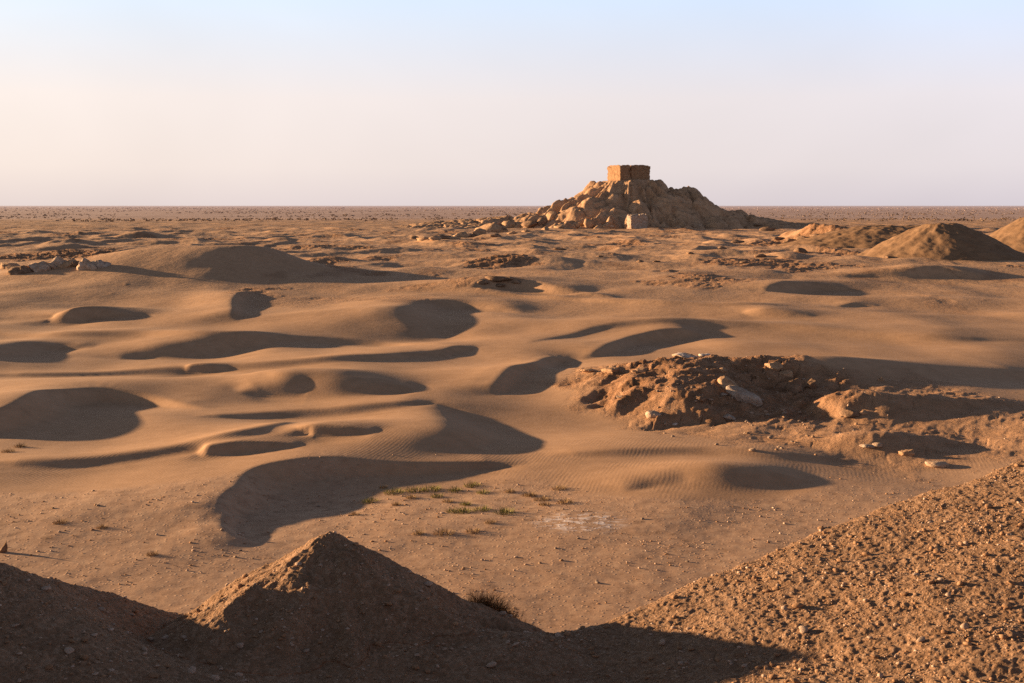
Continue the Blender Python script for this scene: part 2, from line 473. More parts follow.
# ------------------------------------------------------------------ materials
class NT:
    def __init__(s, name):
        s.m = bpy.data.materials.new(name); s.m.use_nodes = True
        s.t = s.m.node_tree; s.t.nodes.clear()
        s.out = s.n('ShaderNodeOutputMaterial'); s.b = s.n('ShaderNodeBsdfPrincipled')
        s.b.inputs['Roughness'].default_value = .95; s.b.inputs['Specular IOR Level'].default_value = .1
        s.l(s.b.outputs[0], s.out.inputs['Surface'])
        s.tc = s.n('ShaderNodeTexCoord').outputs['Object']

    def n(s, t, **kw):
        n = s.t.nodes.new(t)
        for k, v in kw.items():
            setattr(n, k, v)
        return n

    def l(s, a, b): s.t.links.new(a, b)

    def set(s, inp, v):
        if isinstance(v, bpy.types.NodeSocket): s.l(v, inp)
        else: inp.default_value = v

    def noise(s, scale, detail=4, rough=.55, vec=None, dist=0.0):
        n = s.n('ShaderNodeTexNoise'); n.inputs['Scale'].default_value = scale; n.inputs['Detail'].default_value = detail
        n.inputs['Roughness'].default_value = rough; n.inputs['Distortion'].default_value = dist
        s.l(vec or s.tc, n.inputs['Vector']); return n.outputs['Fac']

    def voro(s, scale, vec=None, feature='F1', out='Distance', rnd=1.0):
        n = s.n('ShaderNodeTexVoronoi', feature=feature); n.inputs['Scale'].default_value = scale
        n.inputs['Randomness'].default_value = rnd
        s.l(vec or s.tc, n.inputs['Vector']); return n.outputs[out]

    def ramp(s, fac, stops, interp='LINEAR'):
        n = s.n('ShaderNodeValToRGB'); cr = n.color_ramp; cr.interpolation = interp
        while len(cr.elements) < len(stops): cr.elements.new(.5)
        for e, (p, c) in zip(cr.elements, stops):
            e.position = p; e.color = (c, c, c, 1) if isinstance(c, (int, float)) else (*c, 1)
        s.set(n.inputs['Fac'], fac); return n.outputs['Color']

    def mix(s, fac, a, b, blend='MIX'):
        n = s.n('ShaderNodeMix', data_type='RGBA', blend_type=blend)
        s.set(n.inputs[0], fac)
        for i, v in ((6, a), (7, b)):
            s.set(n.inputs[i], (*v, 1) if isinstance(v, tuple) and len(v) == 3 else v)
        return n.outputs[2]

    def math(s, op, a, b=0.0, c=None, clamp=False):
        n = s.n('ShaderNodeMath', operation=op, use_clamp=clamp)
        s.set(n.inputs[0], a); s.set(n.inputs[1], b)
        if c is not None: s.set(n.inputs[2], c)
        return n.outputs[0]

    def mapr(s, v, a, b, c=0., d=1., smooth=True):
        n = s.n('ShaderNodeMapRange', interpolation_type='SMOOTHSTEP' if smooth else 'LINEAR')
        s.set(n.inputs[0], v)
        for i, x in enumerate((a, b, c, d)): n.inputs[1 + i].default_value = x
        return n.outputs[0]

    def attr(s, name):
        return s.n('ShaderNodeAttribute', attribute_name=name).outputs['Fac']

    def scaled(s, sx, sy, sz, rot=0.0):
        n = s.n('ShaderNodeMapping'); n.inputs['Scale'].default_value = (sx, sy, sz); n.inputs['Rotation'].default_value = (0, 0, rot)
        s.l(s.tc, n.inputs['Vector']); return n.outputs[0]

    def bump(s, height, dist, strength=1.0, prev=None):
        n = s.n('ShaderNodeBump'); n.inputs['Distance'].default_value = dist; s.set(n.inputs['Strength'], strength)
        s.l(height, n.inputs['Height'])
        if prev is not None: s.l(prev, n.inputs['Normal'])
        return n.outputs[0]

    def done(s, color, normal=None):
        s.set(s.b.inputs['Base Color'], color)
        if normal is not None: s.l(normal, s.b.inputs['Normal'])
        return s.m


def mat_ground():
    s = NT('desert_sand')
    sep = s.n('ShaderNodeSeparateXYZ'); s.l(s.tc, sep.inputs[0]); X, Y = sep.outputs[0], sep.outputs[1]
    rocky, stony = s.attr('rocky'), s.attr('stony')
    big = s.noise(.045, 4, .5)
    sand = s.ramp(big, [(.32, (.36, .215, .125)), (.52, (.44, .27, .16)), (.7, (.49, .31, .19))])
    fine = s.noise(1.6, 5, .6)
    sand = s.mix(.5, sand, s.ramp(fine, [(.3, (.35, .21, .12)), (.7, (.50, .315, .195))]))
    sand = s.mix(s.math('MULTIPLY', s.mapr(s.noise(.33, 6, .68), .5, .68), .32), sand, (.27, .165, .1))
    # darker, redder crust streaks of the middle distance
    midm = s.math('MULTIPLY', s.mapr(Y, 70, 170), s.mapr(Y, 1800, 700))
    st = s.noise(.16, 5, .62, s.scaled(1, .55, 1))
    sand = s.mix(s.math('MULTIPLY', s.mapr(st, .53, .66), s.math('MULTIPLY', midm, .6)), sand, (.25, .135, .075))
    # stony flat: grey-tan with crumbs
    st_c = s.ramp(s.noise(2.3, 6, .68), [(.25, (.26, .16, .10)), (.45, (.40, .25, .16)), (.7, (.48, .32, .21))])
    crumb = s.voro(5.5)
    st_c = s.mix(s.math('MULTIPLY', s.mapr(crumb, .2, .08), s.mapr(s.noise(.8, 3), .45, .6)), st_c, (.52, .38, .28))
    st_c = s.mix(s.math('MULTIPLY', s.mapr(s.noise(1.1, 6, .75), .56, .66), .55), st_c, (.2, .115, .065))
    c = s.mix(stony, sand, st_c)
    # rocky erosion: brown earth with pale crust
    rk = s.ramp(s.noise(.9, 6, .66), [(.3, (.16, .083, .042)), (.5, (.29, .155, .083)), (.68, (.38, .22, .13))])
    rk = s.mix(s.mapr(s.noise(3.1, 4, .7), .66, .74), rk, (.5, .4, .33))
    c = s.mix(s.math('POWER', rocky, .6), c, rk)
    # salt crust patch
    v = s.n('ShaderNodeVectorMath', operation='DISTANCE'); s.l(s.scaled(1 / 1.6, 1 / 1.5, 0), v.inputs[0]); v.inputs[1].default_value = (at(580, 39) / 1.6, 39.0 / 1.5, 0)
    salt = s.math('MULTIPLY', s.mapr(v.outputs['Value'], 1.15, .4), s.mapr(s.noise(2.2, 6, .7, s.scaled(1, 1.6, 1)), .5, .57))
    c = s.mix(s.math('MULTIPLY', salt, .6), c, (.85, .8, .8))
    # the far plain: mottled soil, with distance haze painted in as paler mauve
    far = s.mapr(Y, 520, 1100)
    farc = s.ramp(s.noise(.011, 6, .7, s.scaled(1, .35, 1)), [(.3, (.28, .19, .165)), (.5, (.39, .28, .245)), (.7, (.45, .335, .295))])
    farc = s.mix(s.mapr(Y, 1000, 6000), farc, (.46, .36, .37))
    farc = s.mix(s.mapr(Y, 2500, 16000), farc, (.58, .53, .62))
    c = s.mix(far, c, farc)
    # bump: grain, ripples, stones
    b1 = s.noise(7, 6, .65)
    n1 = s.bump(b1, .02, s.mapr(Y, 30, 300, .35, .2))
    w = s.n('ShaderNodeTexWave', wave_type='BANDS', bands_direction='X', wave_profile='SIN')
    w.inputs['Scale'].default_value = 2.1; w.inputs['Distortion'].default_value = 5.5; w.inputs['Detail'].default_value = 2; w.inputs['Detail Scale'].default_value = .6
    s.l(s.scaled(1, .45, 1, .5), w.inputs['Vector'])
    rip = s.math('MULTIPLY', s.math('SUBTRACT', 1.0, s.math('MAXIMUM', stony, rocky)), s.math('MULTIPLY', s.mapr(Y, 62, 46), s.mapr(s.noise(.22, 2), .4, .55)))
    n2 = s.bump(w.outputs['Fac'], .035, s.math('MULTIPLY', rip, .06), n1)
    n3 = s.bump(s.noise(2.4, 7, .72), .25, s.math('MULTIPLY', s.math('POWER', rocky, .5), .8), n2)
    n4 = s.bump(s.mapr(crumb, .0, .3, 1, 0), .03, s.math('MULTIPLY', stony, .35), n3)
    n5 = s.bump(s.noise(.7, 6, .7), .5, s.math('MULTIPLY', midm, .3), n4)
    return s.done(c, n5)


def mat_gravel():
    s = NT('gravel_soil')
    a = s.noise(3.0, 8, .7)
    c = s.ramp(a, [(.28, (.165, .095, .055)), (.5, (.25, .148, .086)), (.72, (.34, .21, .13))])
    v = s.n('ShaderNodeTexVoronoi'); v.inputs['Scale'].default_value = 26; s.l(s.tc, v.inputs['Vector'])
    cc = s.ramp(v.outputs['Color'], [(.2, (.165, .095, .055)), (.6, (.25, .15, .092)), (.95, (.40, .28, .195))])
    c = s.mix(.45, c, cc)
    n1 = s.bump(s.noise(9, 8, .72), .06, .5)
    n2 = s.bump(s.mapr(v.outputs['Distance'], 0, .5, 1, 0), .02, .5, n1)
    return s.done(c, n2)


# ------------------------------------------------------------------ world, sun, camera
def build_world():
    w = bpy.data.worlds.new('World'); SC.world = w; w.use_nodes = True
    t = w.node_tree; t.nodes.clear()
    out = t.nodes.new('ShaderNodeOutputWorld'); bg = t.nodes.new('ShaderNodeBackground')
    sky = t.nodes.new('ShaderNodeTexSky'); sky.sky_type = 'NISHITA'; sky.sun_disc = False
    sky.sun_elevation = SUN_EL
    sky.sun_rotation = -(PI / 2 - SUN_BACK)
    sky.air_density = 1.0; sky.dust_density = 2.0; sky.ozone_density = 2.5
    L = t.links.new
    tc = t.nodes.new('ShaderNodeTexCoord'); sp = t.nodes.new('ShaderNodeSeparateXYZ'); L(tc.outputs['Generated'], sp.inputs[0])
    hz = t.nodes.new('ShaderNodeValToRGB'); cr = hz.color_ramp
    # soft dust veil low over the horizon, unseen upper sky kept dark for deep shadows
    stops = [(0.0, (.64, .58, .575)), (.03, (.73, .667, .635)), (.085, (.77, .72, .70)), (.165, (.62, .745, .88)), (.30, (.25, .31, .43)), (.6, (.08, .092, .118)), (1, (.048, .056, .075))]
    while len(cr.elements) < len(stops): cr.elements.new(.5)
    for e, (p, c) in zip(cr.elements, stops): e.position = p; e.color = (*c, 1)
    L(sp.outputs[2], hz.inputs[0])
    mx = t.nodes.new('ShaderNodeMix'); mx.data_type = 'RGBA'; mx.blend_type = 'MIX'; mx.inputs[0].default_value = .88
    sc = t.nodes.new('ShaderNodeMix'); sc.data_type = 'RGBA'; sc.blend_type = 'MULTIPLY'; sc.inputs[0].default_value = 1
    L(sky.outputs[0], mx.inputs[6])
    k = t.nodes.new('ShaderNodeVectorMath'); k.operation = 'SCALE'; k.inputs['Scale'].default_value = 1.44 / .1
    L(hz.outputs[0], k.inputs[0])
    # warmer towards the sun on the left, cooler and duller to the right, with faint thin cloud
    rx = t.nodes.new('ShaderNodeValToRGB'); r2 = rx.color_ramp; r2.elements[0].position = .3; r2.elements[0].color = (1.02, .96, .92, 1); r2.elements[1].position = .72; r2.elements[1].color = (.86, .86, .94, 1)
    mr = t.nodes.new('ShaderNodeMapRange'); mr.inputs[1].default_value = -1; mr.inputs[2].default_value = 1; L(sp.outputs[0], mr.inputs[0]); L(mr.outputs[0], rx.inputs[0])
    cl = t.nodes.new('ShaderNodeTexNoise'); cl.inputs['Scale'].default_value = 2.2; cl.inputs['Detail'].default_value = 4; cl.inputs['Distortion'].default_value = .4
    mp = t.nodes.new('ShaderNodeMapping'); mp.inputs['Scale'].default_value = (1, 1, 1.7); L(tc.outputs['Generated'], mp.inputs[0]); L(mp.outputs[0], cl.inputs['Vector'])
    cm = t.nodes.new('ShaderNodeMapRange'); cm.inputs[1].default_value = .35; cm.inputs[2].default_value = .7; cm.inputs[3].default_value = .93; cm.inputs[4].default_value = 1.04; L(cl.outputs['Fac'], cm.inputs[0])
    g1 = t.nodes.new('ShaderNodeMix'); g1.data_type = 'RGBA'; g1.blend_type = 'MULTIPLY'; g1.inputs[0].default_value = 1
    L(k.outputs[0], g1.inputs[6]); L(rx.outputs[0], g1.inputs[7])
    g2 = t.nodes.new('ShaderNodeVectorMath'); g2.operation = 'SCALE'; L(g1.outputs[2], g2.inputs[0]); L(cm.outputs[0], g2.inputs['Scale'])
    L(g2.outputs[0], mx.inputs[7])
    L(mx.outputs[2], bg.inputs[0]); bg.inputs[1].default_value = .1
    L(bg.outputs[0], out.inputs[0])


def build_sun():
    l = bpy.data.lights.new('sun', 'SUN'); l.energy = 16.2; l.angle = math.radians(.9); l.color = (1, .66, .36)
    o = bpy.data.objects.new('sun', l); COL.objects.link(o)
    d = Vector((-math.cos(SUN_EL) * math.cos(SUN_BACK), math.cos(SUN_EL) * math.sin(SUN_BACK), math.sin(SUN_EL)))
    o.rotation_euler = d.to_track_quat('Z', 'Y').to_euler(); o.location = d * 100


def build_camera():
    c = bpy.data.cameras.new('camera'); c.sensor_width = 36; c.lens = F * 36 / 1024
    c.shift_y = -(341.5 - HY) / 1024; c.clip_end = 200000; c.clip_start = .1
    o = bpy.data.objects.new('camera', c); COL.objects.link(o)
    o.location = (0, 0, EYE); o.rotation_euler = (PI / 2, 0, 0); SC.camera = o


# ------------------------------------------------------------------ materials of the things
def mat_rock(name, lo, mid, hi, scale=1.6, crust=None, bumpd=.12):
    s = NT(name)
    c = s.ramp(s.noise(scale, 7, .68), [(.3, lo), (.5, mid), (.7, hi)])
    if crust:
        g = s.n('ShaderNodeNewGeometry'); sp = s.n('ShaderNodeSeparateXYZ'); s.l(g.outputs['Normal'], sp.inputs[0])
        f = s.math('MULTIPLY', s.mapr(sp.outputs[2], .25, .8), s.mapr(s.noise(scale * 1.7, 5, .7), .42, .6))
        c = s.mix(f, c, crust)
    n = s.bump(s.noise(scale * 2.2, 8, .7), bumpd, .7)
    return s.done(c, n)


def mat_mound():
    s = NT('eroded_mudbrick')
    c = s.ramp(s.noise(.35, 8, .66), [(.3, (.27, .16, .095)), (.5, (.40, .25, .15)), (.68, (.47, .31, .2))])
    lay = s.noise(.5, 4, .6, s.scaled(.25, .25, 3.2))
    c = s.mix(s.math('MULTIPLY', s.mapr(lay, .55, .7), .35), c, (.22, .13, .08))
    n = s.bump(s.noise(.9, 8, .68), .5, .6)
    n = s.bump(s.noise(.45, 3, .6, s.scaled(.3, .3, 4)), .3, .5, n)
    return s.done(c, n)


def mat_brick():
    s = NT('old_fired_brick')
    br = s.n('ShaderNodeTexBrick'); br.inputs['Scale'].default_value = 1.0
    br.inputs['Brick Width'].default_value = .6; br.inputs['Row Height'].default_value = .2; br.inputs['Mortar Size'].default_value = .025
    br.inputs['Color1'].default_value = (.29, .17, .095, 1); br.inputs['Color2'].default_value = (.37, .225, .13, 1); br.inputs['Mortar'].default_value = (.20, .12, .07, 1)
    mp = s.n('ShaderNodeMapping'); mp.inputs['Rotation'].default_value = (PI / 2, 0, 0)
    v = s.n('ShaderNodeVectorMath', operation='ADD')
    sp = s.n('ShaderNodeSeparateXYZ'); s.l(s.tc, sp.inputs[0]); cb = s.n('ShaderNodeCombineXYZ')
    s.l(s.math('ADD', sp.outputs[0], sp.outputs[1]), cb.inputs[0]); s.l(sp.outputs[2], cb.inputs[1])
    s.l(cb.outputs[0], br.inputs['Vector'])
    c = s.mix(s.mapr(s.noise(.7, 6, .7), .45, .7), br.outputs['Color'], (.22, .125, .07))
    n = s.bump(s.noise(1.6, 7, .7), .25, .7)
    n = s.bump(br.outputs['Fac'], .05, .6, n)
    return s.done(c, n)


def mat_plant(name, lo, hi, scale=6):
    s = NT(name)
    c = s.ramp(s.noise(scale, 3, .6), [(.3, lo), (.7, hi)])
    s.b.inputs['Roughness'].default_value = .8
    return s.done(c)


def mat_scrub():
    s = NT('far_scrub_leaves')
    sep = s.n('ShaderNodeSeparateXYZ'); s.l(s.tc, sep.inputs[0])
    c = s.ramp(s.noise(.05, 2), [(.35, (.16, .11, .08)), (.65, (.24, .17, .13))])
    c = s.mix(s.mapr(sep.outputs[1], 650, 3500, 0, .95), c, (.48, .38, .37))  # aerial haze painted into the leaf colour, growing with distance
    return s.done(c)


# ------------------------------------------------------------------ the ruin mound
MC = (at(628, 440.0), 440.0)          # centre of the mound on the plain
MPX = 440.0 / F                       # metres per image pixel there
_prof = {  # distance from the centre -> height, for four directions
    'left': ([0, 8, 13, 18, 23, 29, 34, 42, 60, 80, 100], [18.6, 18.5, 16.2, 13.0, 9.9, 7.4, 6.3, 5.6, 4.5, 2.7, -1.5]),
    'right': ([0, 8, 12, 17, 22, 27, 33, 42, 57, 75, 95], [18.6, 18.5, 17.4, 16.2, 13.9, 10.4, 8.0, 5.9, 4.0, 2.0, -1.5]),
    'front': ([0, 8, 11, 15, 20, 25, 30, 38, 46], [18.6, 18.4, 15.5, 12.0, 8.6, 5.2, 3.2, 1.6, -1.5]),
    'back': ([0, 8, 14, 22, 30, 40, 50], [18.6, 18.4, 15, 10, 5.5, 2, -1.5]),
}
LUMPS = [  # image column, row of the top, metres towards the camera, half sizes x, y, z
    (664, 197, 15, 8.2, 6.5, 7.5), (628, 186, 8, 5.2, 5, 6.0), (612, 193, 13, 4.5, 4, 6), (590, 200, 15, 5.5, 4.5, 5), (648, 190, 8, 6, 5, 5),
    (690, 199, 11, 7, 6, 6), (632, 204, 19, 4.2, 4, 5), (612, 207, 21, 3.6, 3.6, 5), (579, 207, 17, 5.5, 5, 4), (565, 211, 14, 5, 5, 4), (706, 208, 12, 6, 5, 5),
    (598, 209, 20, 3.0, 3.2, 4.4), (723, 214, 10, 6, 5, 4), (675, 212, 21, 6, 4, 3.5), (551, 213, 9, 4, 4, 4.5), (700, 218, 19, 7, 4, 2.5), (742, 220, 10, 6, 4, 2.5),
]


def mound_height(X, Y):
    x = X - MC[0]; y = Y - MC[1]
    r = np.hypot(x, y) + 1e-6
    c, sn = x / r, y / r
    wr = np.clip(c, 0, 1) ** 2; wl = np.clip(-c, 0, 1) ** 2; wb = np.clip(sn, 0, 1) ** 2; wf = np.clip(-sn, 0, 1) ** 2
    tail = sstep(26, 45, r)
    for_l = wl * (1 - tail) + tail * np.clip(-c, 0, 1) ** 10; for_r = wr * (1 - tail) + tail * np.clip(c, 0, 1) ** 8
    rest = 1 - for_l - for_r
    fb = rest / np.maximum(wf + wb, 1e-3)
    rr = r + 1.6 * fbm(x / 7, y / 7, 2, 305)
    z = (for_l * np.interp(rr, *_prof['left']) + for_r * np.interp(rr, *_prof['right']) + fb * (wf * np.interp(rr, *_prof['front']) + wb * np.interp(rr, *_prof['back'])))
    slope = sstep(7, 12, r) * sstep(48, 34, r)
    a = np.arctan2(y, x)
    # gullies washed down the flanks
    gl = np.abs(perlin(a * 5.2 + .06 * r, r / 16, 311)) ; gl2 = np.abs(perlin(a * 11 + .05 * r, r / 9, 312))
    z += slope * (4.4 * (gl - .28) + 2.4 * (gl2 - .28))
    for px, py, f, sx, sy, sz in LUMPS:
        x0 = (px - 628) * MPX; y0 = -f
        top = EYE - (py - HY) * (MC[1] - f) / F
        wx = 1 + .25 * fbm((x + 3 * px) / 4.5, y / 4.5, 2, 320)
        e = (((x - x0) / sx) ** 2 + ((y - y0) / sy) ** 2) * wx
        z = smax(z, np.maximum(top - .75 * sz * e ** 1.35, -20), 1.6)
    rough = sstep(6.5, 10, r) * sstep(110, 40, r)
    wx = 1.2 * fbm(x / 5, y / 5, 2, 341); wy = 1.2 * fbm(x / 5, y / 5, 2, 342)
    for size, kt, kr, kc, sd in ((13, 1.2, .3, .8, 351), (6.0, .45, .12, .45, 352), (2.4, .14, .05, .12, 353)):
        f1, e, cx, cy, r1, r2, r3 = cells((x + wx) / size, (y + wy) / size, sd)
        steep = (r2 * ((x + wx) / size - cx) + r3 * ((y + wy) / size - cy))
        z += rough * (kt * steep * .8 + kr * r1 - kc * sstep(.22, .0, e))
    z += rough * .2 * fbm(x / 1.4, y / 1.4, 3, 333)
    return z


def surf(X, Y):
    X = np.atleast_1d(np.asarray(X, float)); Y = np.atleast_1d(np.asarray(Y, float))
    z = full_height(X, Y)[0]
    m = np.hypot(X - MC[0], Y - MC[1]) < 105
    if m.any():
        z[m] = np.maximum(z[m], mound_height(X[m], Y[m]))
    return z


_DS = np.geomspace(20, 2500, 1500)


def hit(px, py):
    """where the sight line through an image point meets the land"""
    X = at(px, _DS); g = surf(X, _DS); ray = EYE - (py - HY) / F * _DS
    i = np.argmax(ray <= g)
    if ray[i] > g[i]: i = len(_DS) - 1
    lo, hi = _DS[max(i - 1, 0)], _DS[i]
    for _ in range(14):
        m = .5 * (lo + hi)
        if EYE - (py - HY) / F * m <= surf(at(px, m), m)[0]: hi = m
        else: lo = m
    return at(px, hi), hi, float(surf(at(px, hi), hi)[0])


def bank_hit(px, py):
    D = np.linspace(6, 18.5, 900); X = at(px, D)
    g = bank_height(X, D)[0]; ray = EYE - (py - HY) / F * D
    ok = ray <= g
    if not ok.any(): return None
    i = np.argmax(ok)
    return X[i], D[i], float(g[i])


def build_mound(mat):
    xs = np.arange(-104, 104, .34); ys = np.arange(-52, 54, .34)
    X, Y = np.meshgrid(xs + MC[0], ys + MC[1])
    Z = mound_height(X, Y); G = full_height(X, Y)[0]
    me = grid_mesh('ruin_mound', X - MC[0], Y - MC[1], Z, None, Z > G - .8)
    o = link('ruin_mound', me, mat, loc=(MC[0], MC[1], 0))
    tag(o, 'steep eroded mudbrick mound carrying the square brick building on its summit', 'ruin mound')


# ------------------------------------------------------------------ the brick block on the summit
def eroded_block(x0, x1, y0, y1, z0, z1, seed, amp=.16, step=.3, ragged=.5):
    """a wall block with worn faces, rounded corners and a broken top course"""
    bm = bmesh.new()
    nx, ny, nz = (max(2, int((b - a) / step)) for a, b in ((x0, x1), (y0, y1), (z0, z1)))
    vs = {}

    def v(i, j, k):
        key = (i, j, k)
        if key not in vs:
            vs[key] = bm.verts.new((x0 + (x1 - x0) * i / nx, y0 + (y1 - y0) * j / ny, z0 + (z1 - z0) * k / nz))
        return vs[key]
    for i in range(nx):
        for j in range(ny):
            bm.faces.new((v(i, j, nz), v(i + 1, j, nz), v(i + 1, j + 1, nz), v(i, j + 1, nz)))
    for k in range(nz):
        for i in range(nx):
            bm.faces.new((v(i, 0, k), v(i + 1, 0, k), v(i + 1, 0, k + 1), v(i, 0, k + 1)))
            bm.faces.new((v(i + 1, ny, k), v(i, ny, k), v(i, ny, k + 1), v(i + 1, ny, k + 1)))
        for j in range(ny):
            bm.faces.new((v(0, j + 1, k), v(0, j, k), v(0, j, k + 1), v(0, j + 1, k + 1)))
            bm.faces.new((v(nx, j, k), v(nx, j + 1, k), v(nx, j + 1, k + 1), v(nx, j, k + 1)))
    co = np.array([q.co[:] for q in bm.verts])
    cx, cy = .5 * (x0 + x1), .5 * (y0 + y1)
    hx, hy = .5 * (x1 - x0), .5 * (y1 - y0)
    u = (co[:, 0] - cx); w = (co[:, 1] - cy)
    n = fbm(co[:, 0] * .8 + co[:, 2] * .5 + seed, co[:, 1] * .8 - co[:, 2] * .9, 3, seed)
    inset = amp * (.5 + n)
    # corners worn away more than faces
    edge = np.minimum(hx - np.abs(u), 1.0) + np.minimum(hy - np.abs(w), 1.0)
    inset = inset + .3 * np.clip(.8 - edge, 0, 1) * (.5 + np.clip(n, -.3, 1))
    r = np.maximum(np.abs(u) / hx, np.abs(w) / hy)
    side = r > .985
    co[:, 0] -= np.where(np.abs(u) / hx > .985, np.sign(u) * inset, 0)
    co[:, 1] -= np.where(np.abs(w) / hy > .985, np.sign(w) * inset, 0)
    top = co[:, 2] > z1 - .01
    co[:, 2] -= np.where(top, ragged * np.clip(.25 + fbm(co[:, 0] * .7, co[:, 1] * .7 + seed, 3, seed + 5) + .8 * np.clip(.5 - edge, 0, 1) + 1.1 * np.clip(.9 - edge, 0, 1), 0, 1.3), 0)
    for q, c in zip(bm.verts, co): q.co = c
    me = bpy.data.meshes.new('wall'); bm.to_mesh(me); bm.free()
    return me


def build_fort(mat, matd):
    W = 11.7
    gx, gy = np.meshgrid(np.linspace(-6, 6, 25), np.linspace(-6, 6, 25)); zb = min(EYE + (HY - 181.5) * MPX, float(np.percentile(mound_height(MC[0] + gx, MC[1] + gy), 4)))
    H = EYE + (HY - 166.0) * MPX - zb + .6
    root = bpy.data.objects.new('brick_building', None); COL.objects.link(root)
    root.location = (MC[0] + .2, MC[1], zb - .6); root.rotation_euler = (0, 0, math.radians(18.5)); root.empty_display_size = 2
    tag(root, 'square flat-topped ruined brick building standing on the summit of the eroded mound', 'brick building')
    h = W / 2; xs = -h + .36 * W
    a = link('wall', eroded_block(-h, xs - .1, -h, h, 0, H, 3, .2, .3, .8), mat, root)
    b = link('wall', eroded_block(xs + .1, h, -h, h, 0, H + .12, 9, .2, .3, 1.0), mat, root)
    c = link('recess', eroded_block(xs - .3, xs + .3, -h + .4, h - .8, 0, H - .5, 5, .04, .4, .2), matd, root)
    # broken top course left standing along parts of the rim
    def course(x0, x1, y0, y1, seed):
        return link('top_course', eroded_block(x0, x1, y0, y1, H - .35, H + .28, seed, .05, .2, .28), mat, root)
    course(-h + .9, xs - .3, -h + .12, -h + .6, 21); course(xs + .3, h - 1.3, -h + .12, -h + .62, 23)
    course(-h + .12, -h + .6, -h + 1.0, h - 1.4, 25)
    return root


# ------------------------------------------------------------------ rocks
def ico(sub):
    bm = bmesh.new(); bmesh.ops.create_icosphere(bm, subdivisions=sub, radius=1.0)
    co = np.array([v.co[:] for v in bm.verts]); f = np.array([[v.index for v in q.verts] for q in bm.faces]); bm.free()
    return co, f


ICO = {k: ico(k) for k in (1, 2, 3, 4)}


def rock_shape(seed, sub=3, cuts=14, rough=.06, flat=1.0):
    r = np.random.default_rng(seed)
    co, f = ICO[sub]; co = co.copy()
    for _ in range(cuts):
        n = r.normal(size=3); n /= np.linalg.norm(n); d = r.uniform(.5, .92)
        p = co @ n
        co -= np.outer(np.maximum(p - d, 0) * .93, n)
    k = r.normal(size=(6, 3)) * 4.5; ph = r.uniform(0, 6.28, 6)
    dn = sum(np.sin(co @ k[i] + ph[i]) for i in range(6)) / 6
    nr = fbm(co[:, 0] * 2.6 + co[:, 2] * 1.7 + seed, co[:, 1] * 2.6 - co[:, 2] * 1.9, 3, seed % 97)
    co *= (1 + rough * dn + rough * 1.1 * nr)[:, None]
    co[:, 2] *= flat
    return co, f


def rock(name, seed, loc, size, rotz, mat, label, cat='rock', group=None, sub=3, cuts=14, rough=.06, tilt=0.0, sink=.3, smooth=False):
    co, f = rock_shape(seed, sub, cuts, rough)
    co = co * np.array(size)
    if tilt:
        c, s_ = math.cos(tilt), math.sin(tilt); x, z = co[:, 0].copy(), co[:, 2].copy()
        co[:, 0] = c * x + s_ * z; co[:, 2] = -s_ * x + c * z
    me = raw_mesh(name, co, f, None, smooth)
    o = link(name, me, mat, loc=(loc[0], loc[1], loc[2] + size[2] * (1 - 2 * sink)), rot=(0, 0, rotz))
    return tag(o, label, cat, group)


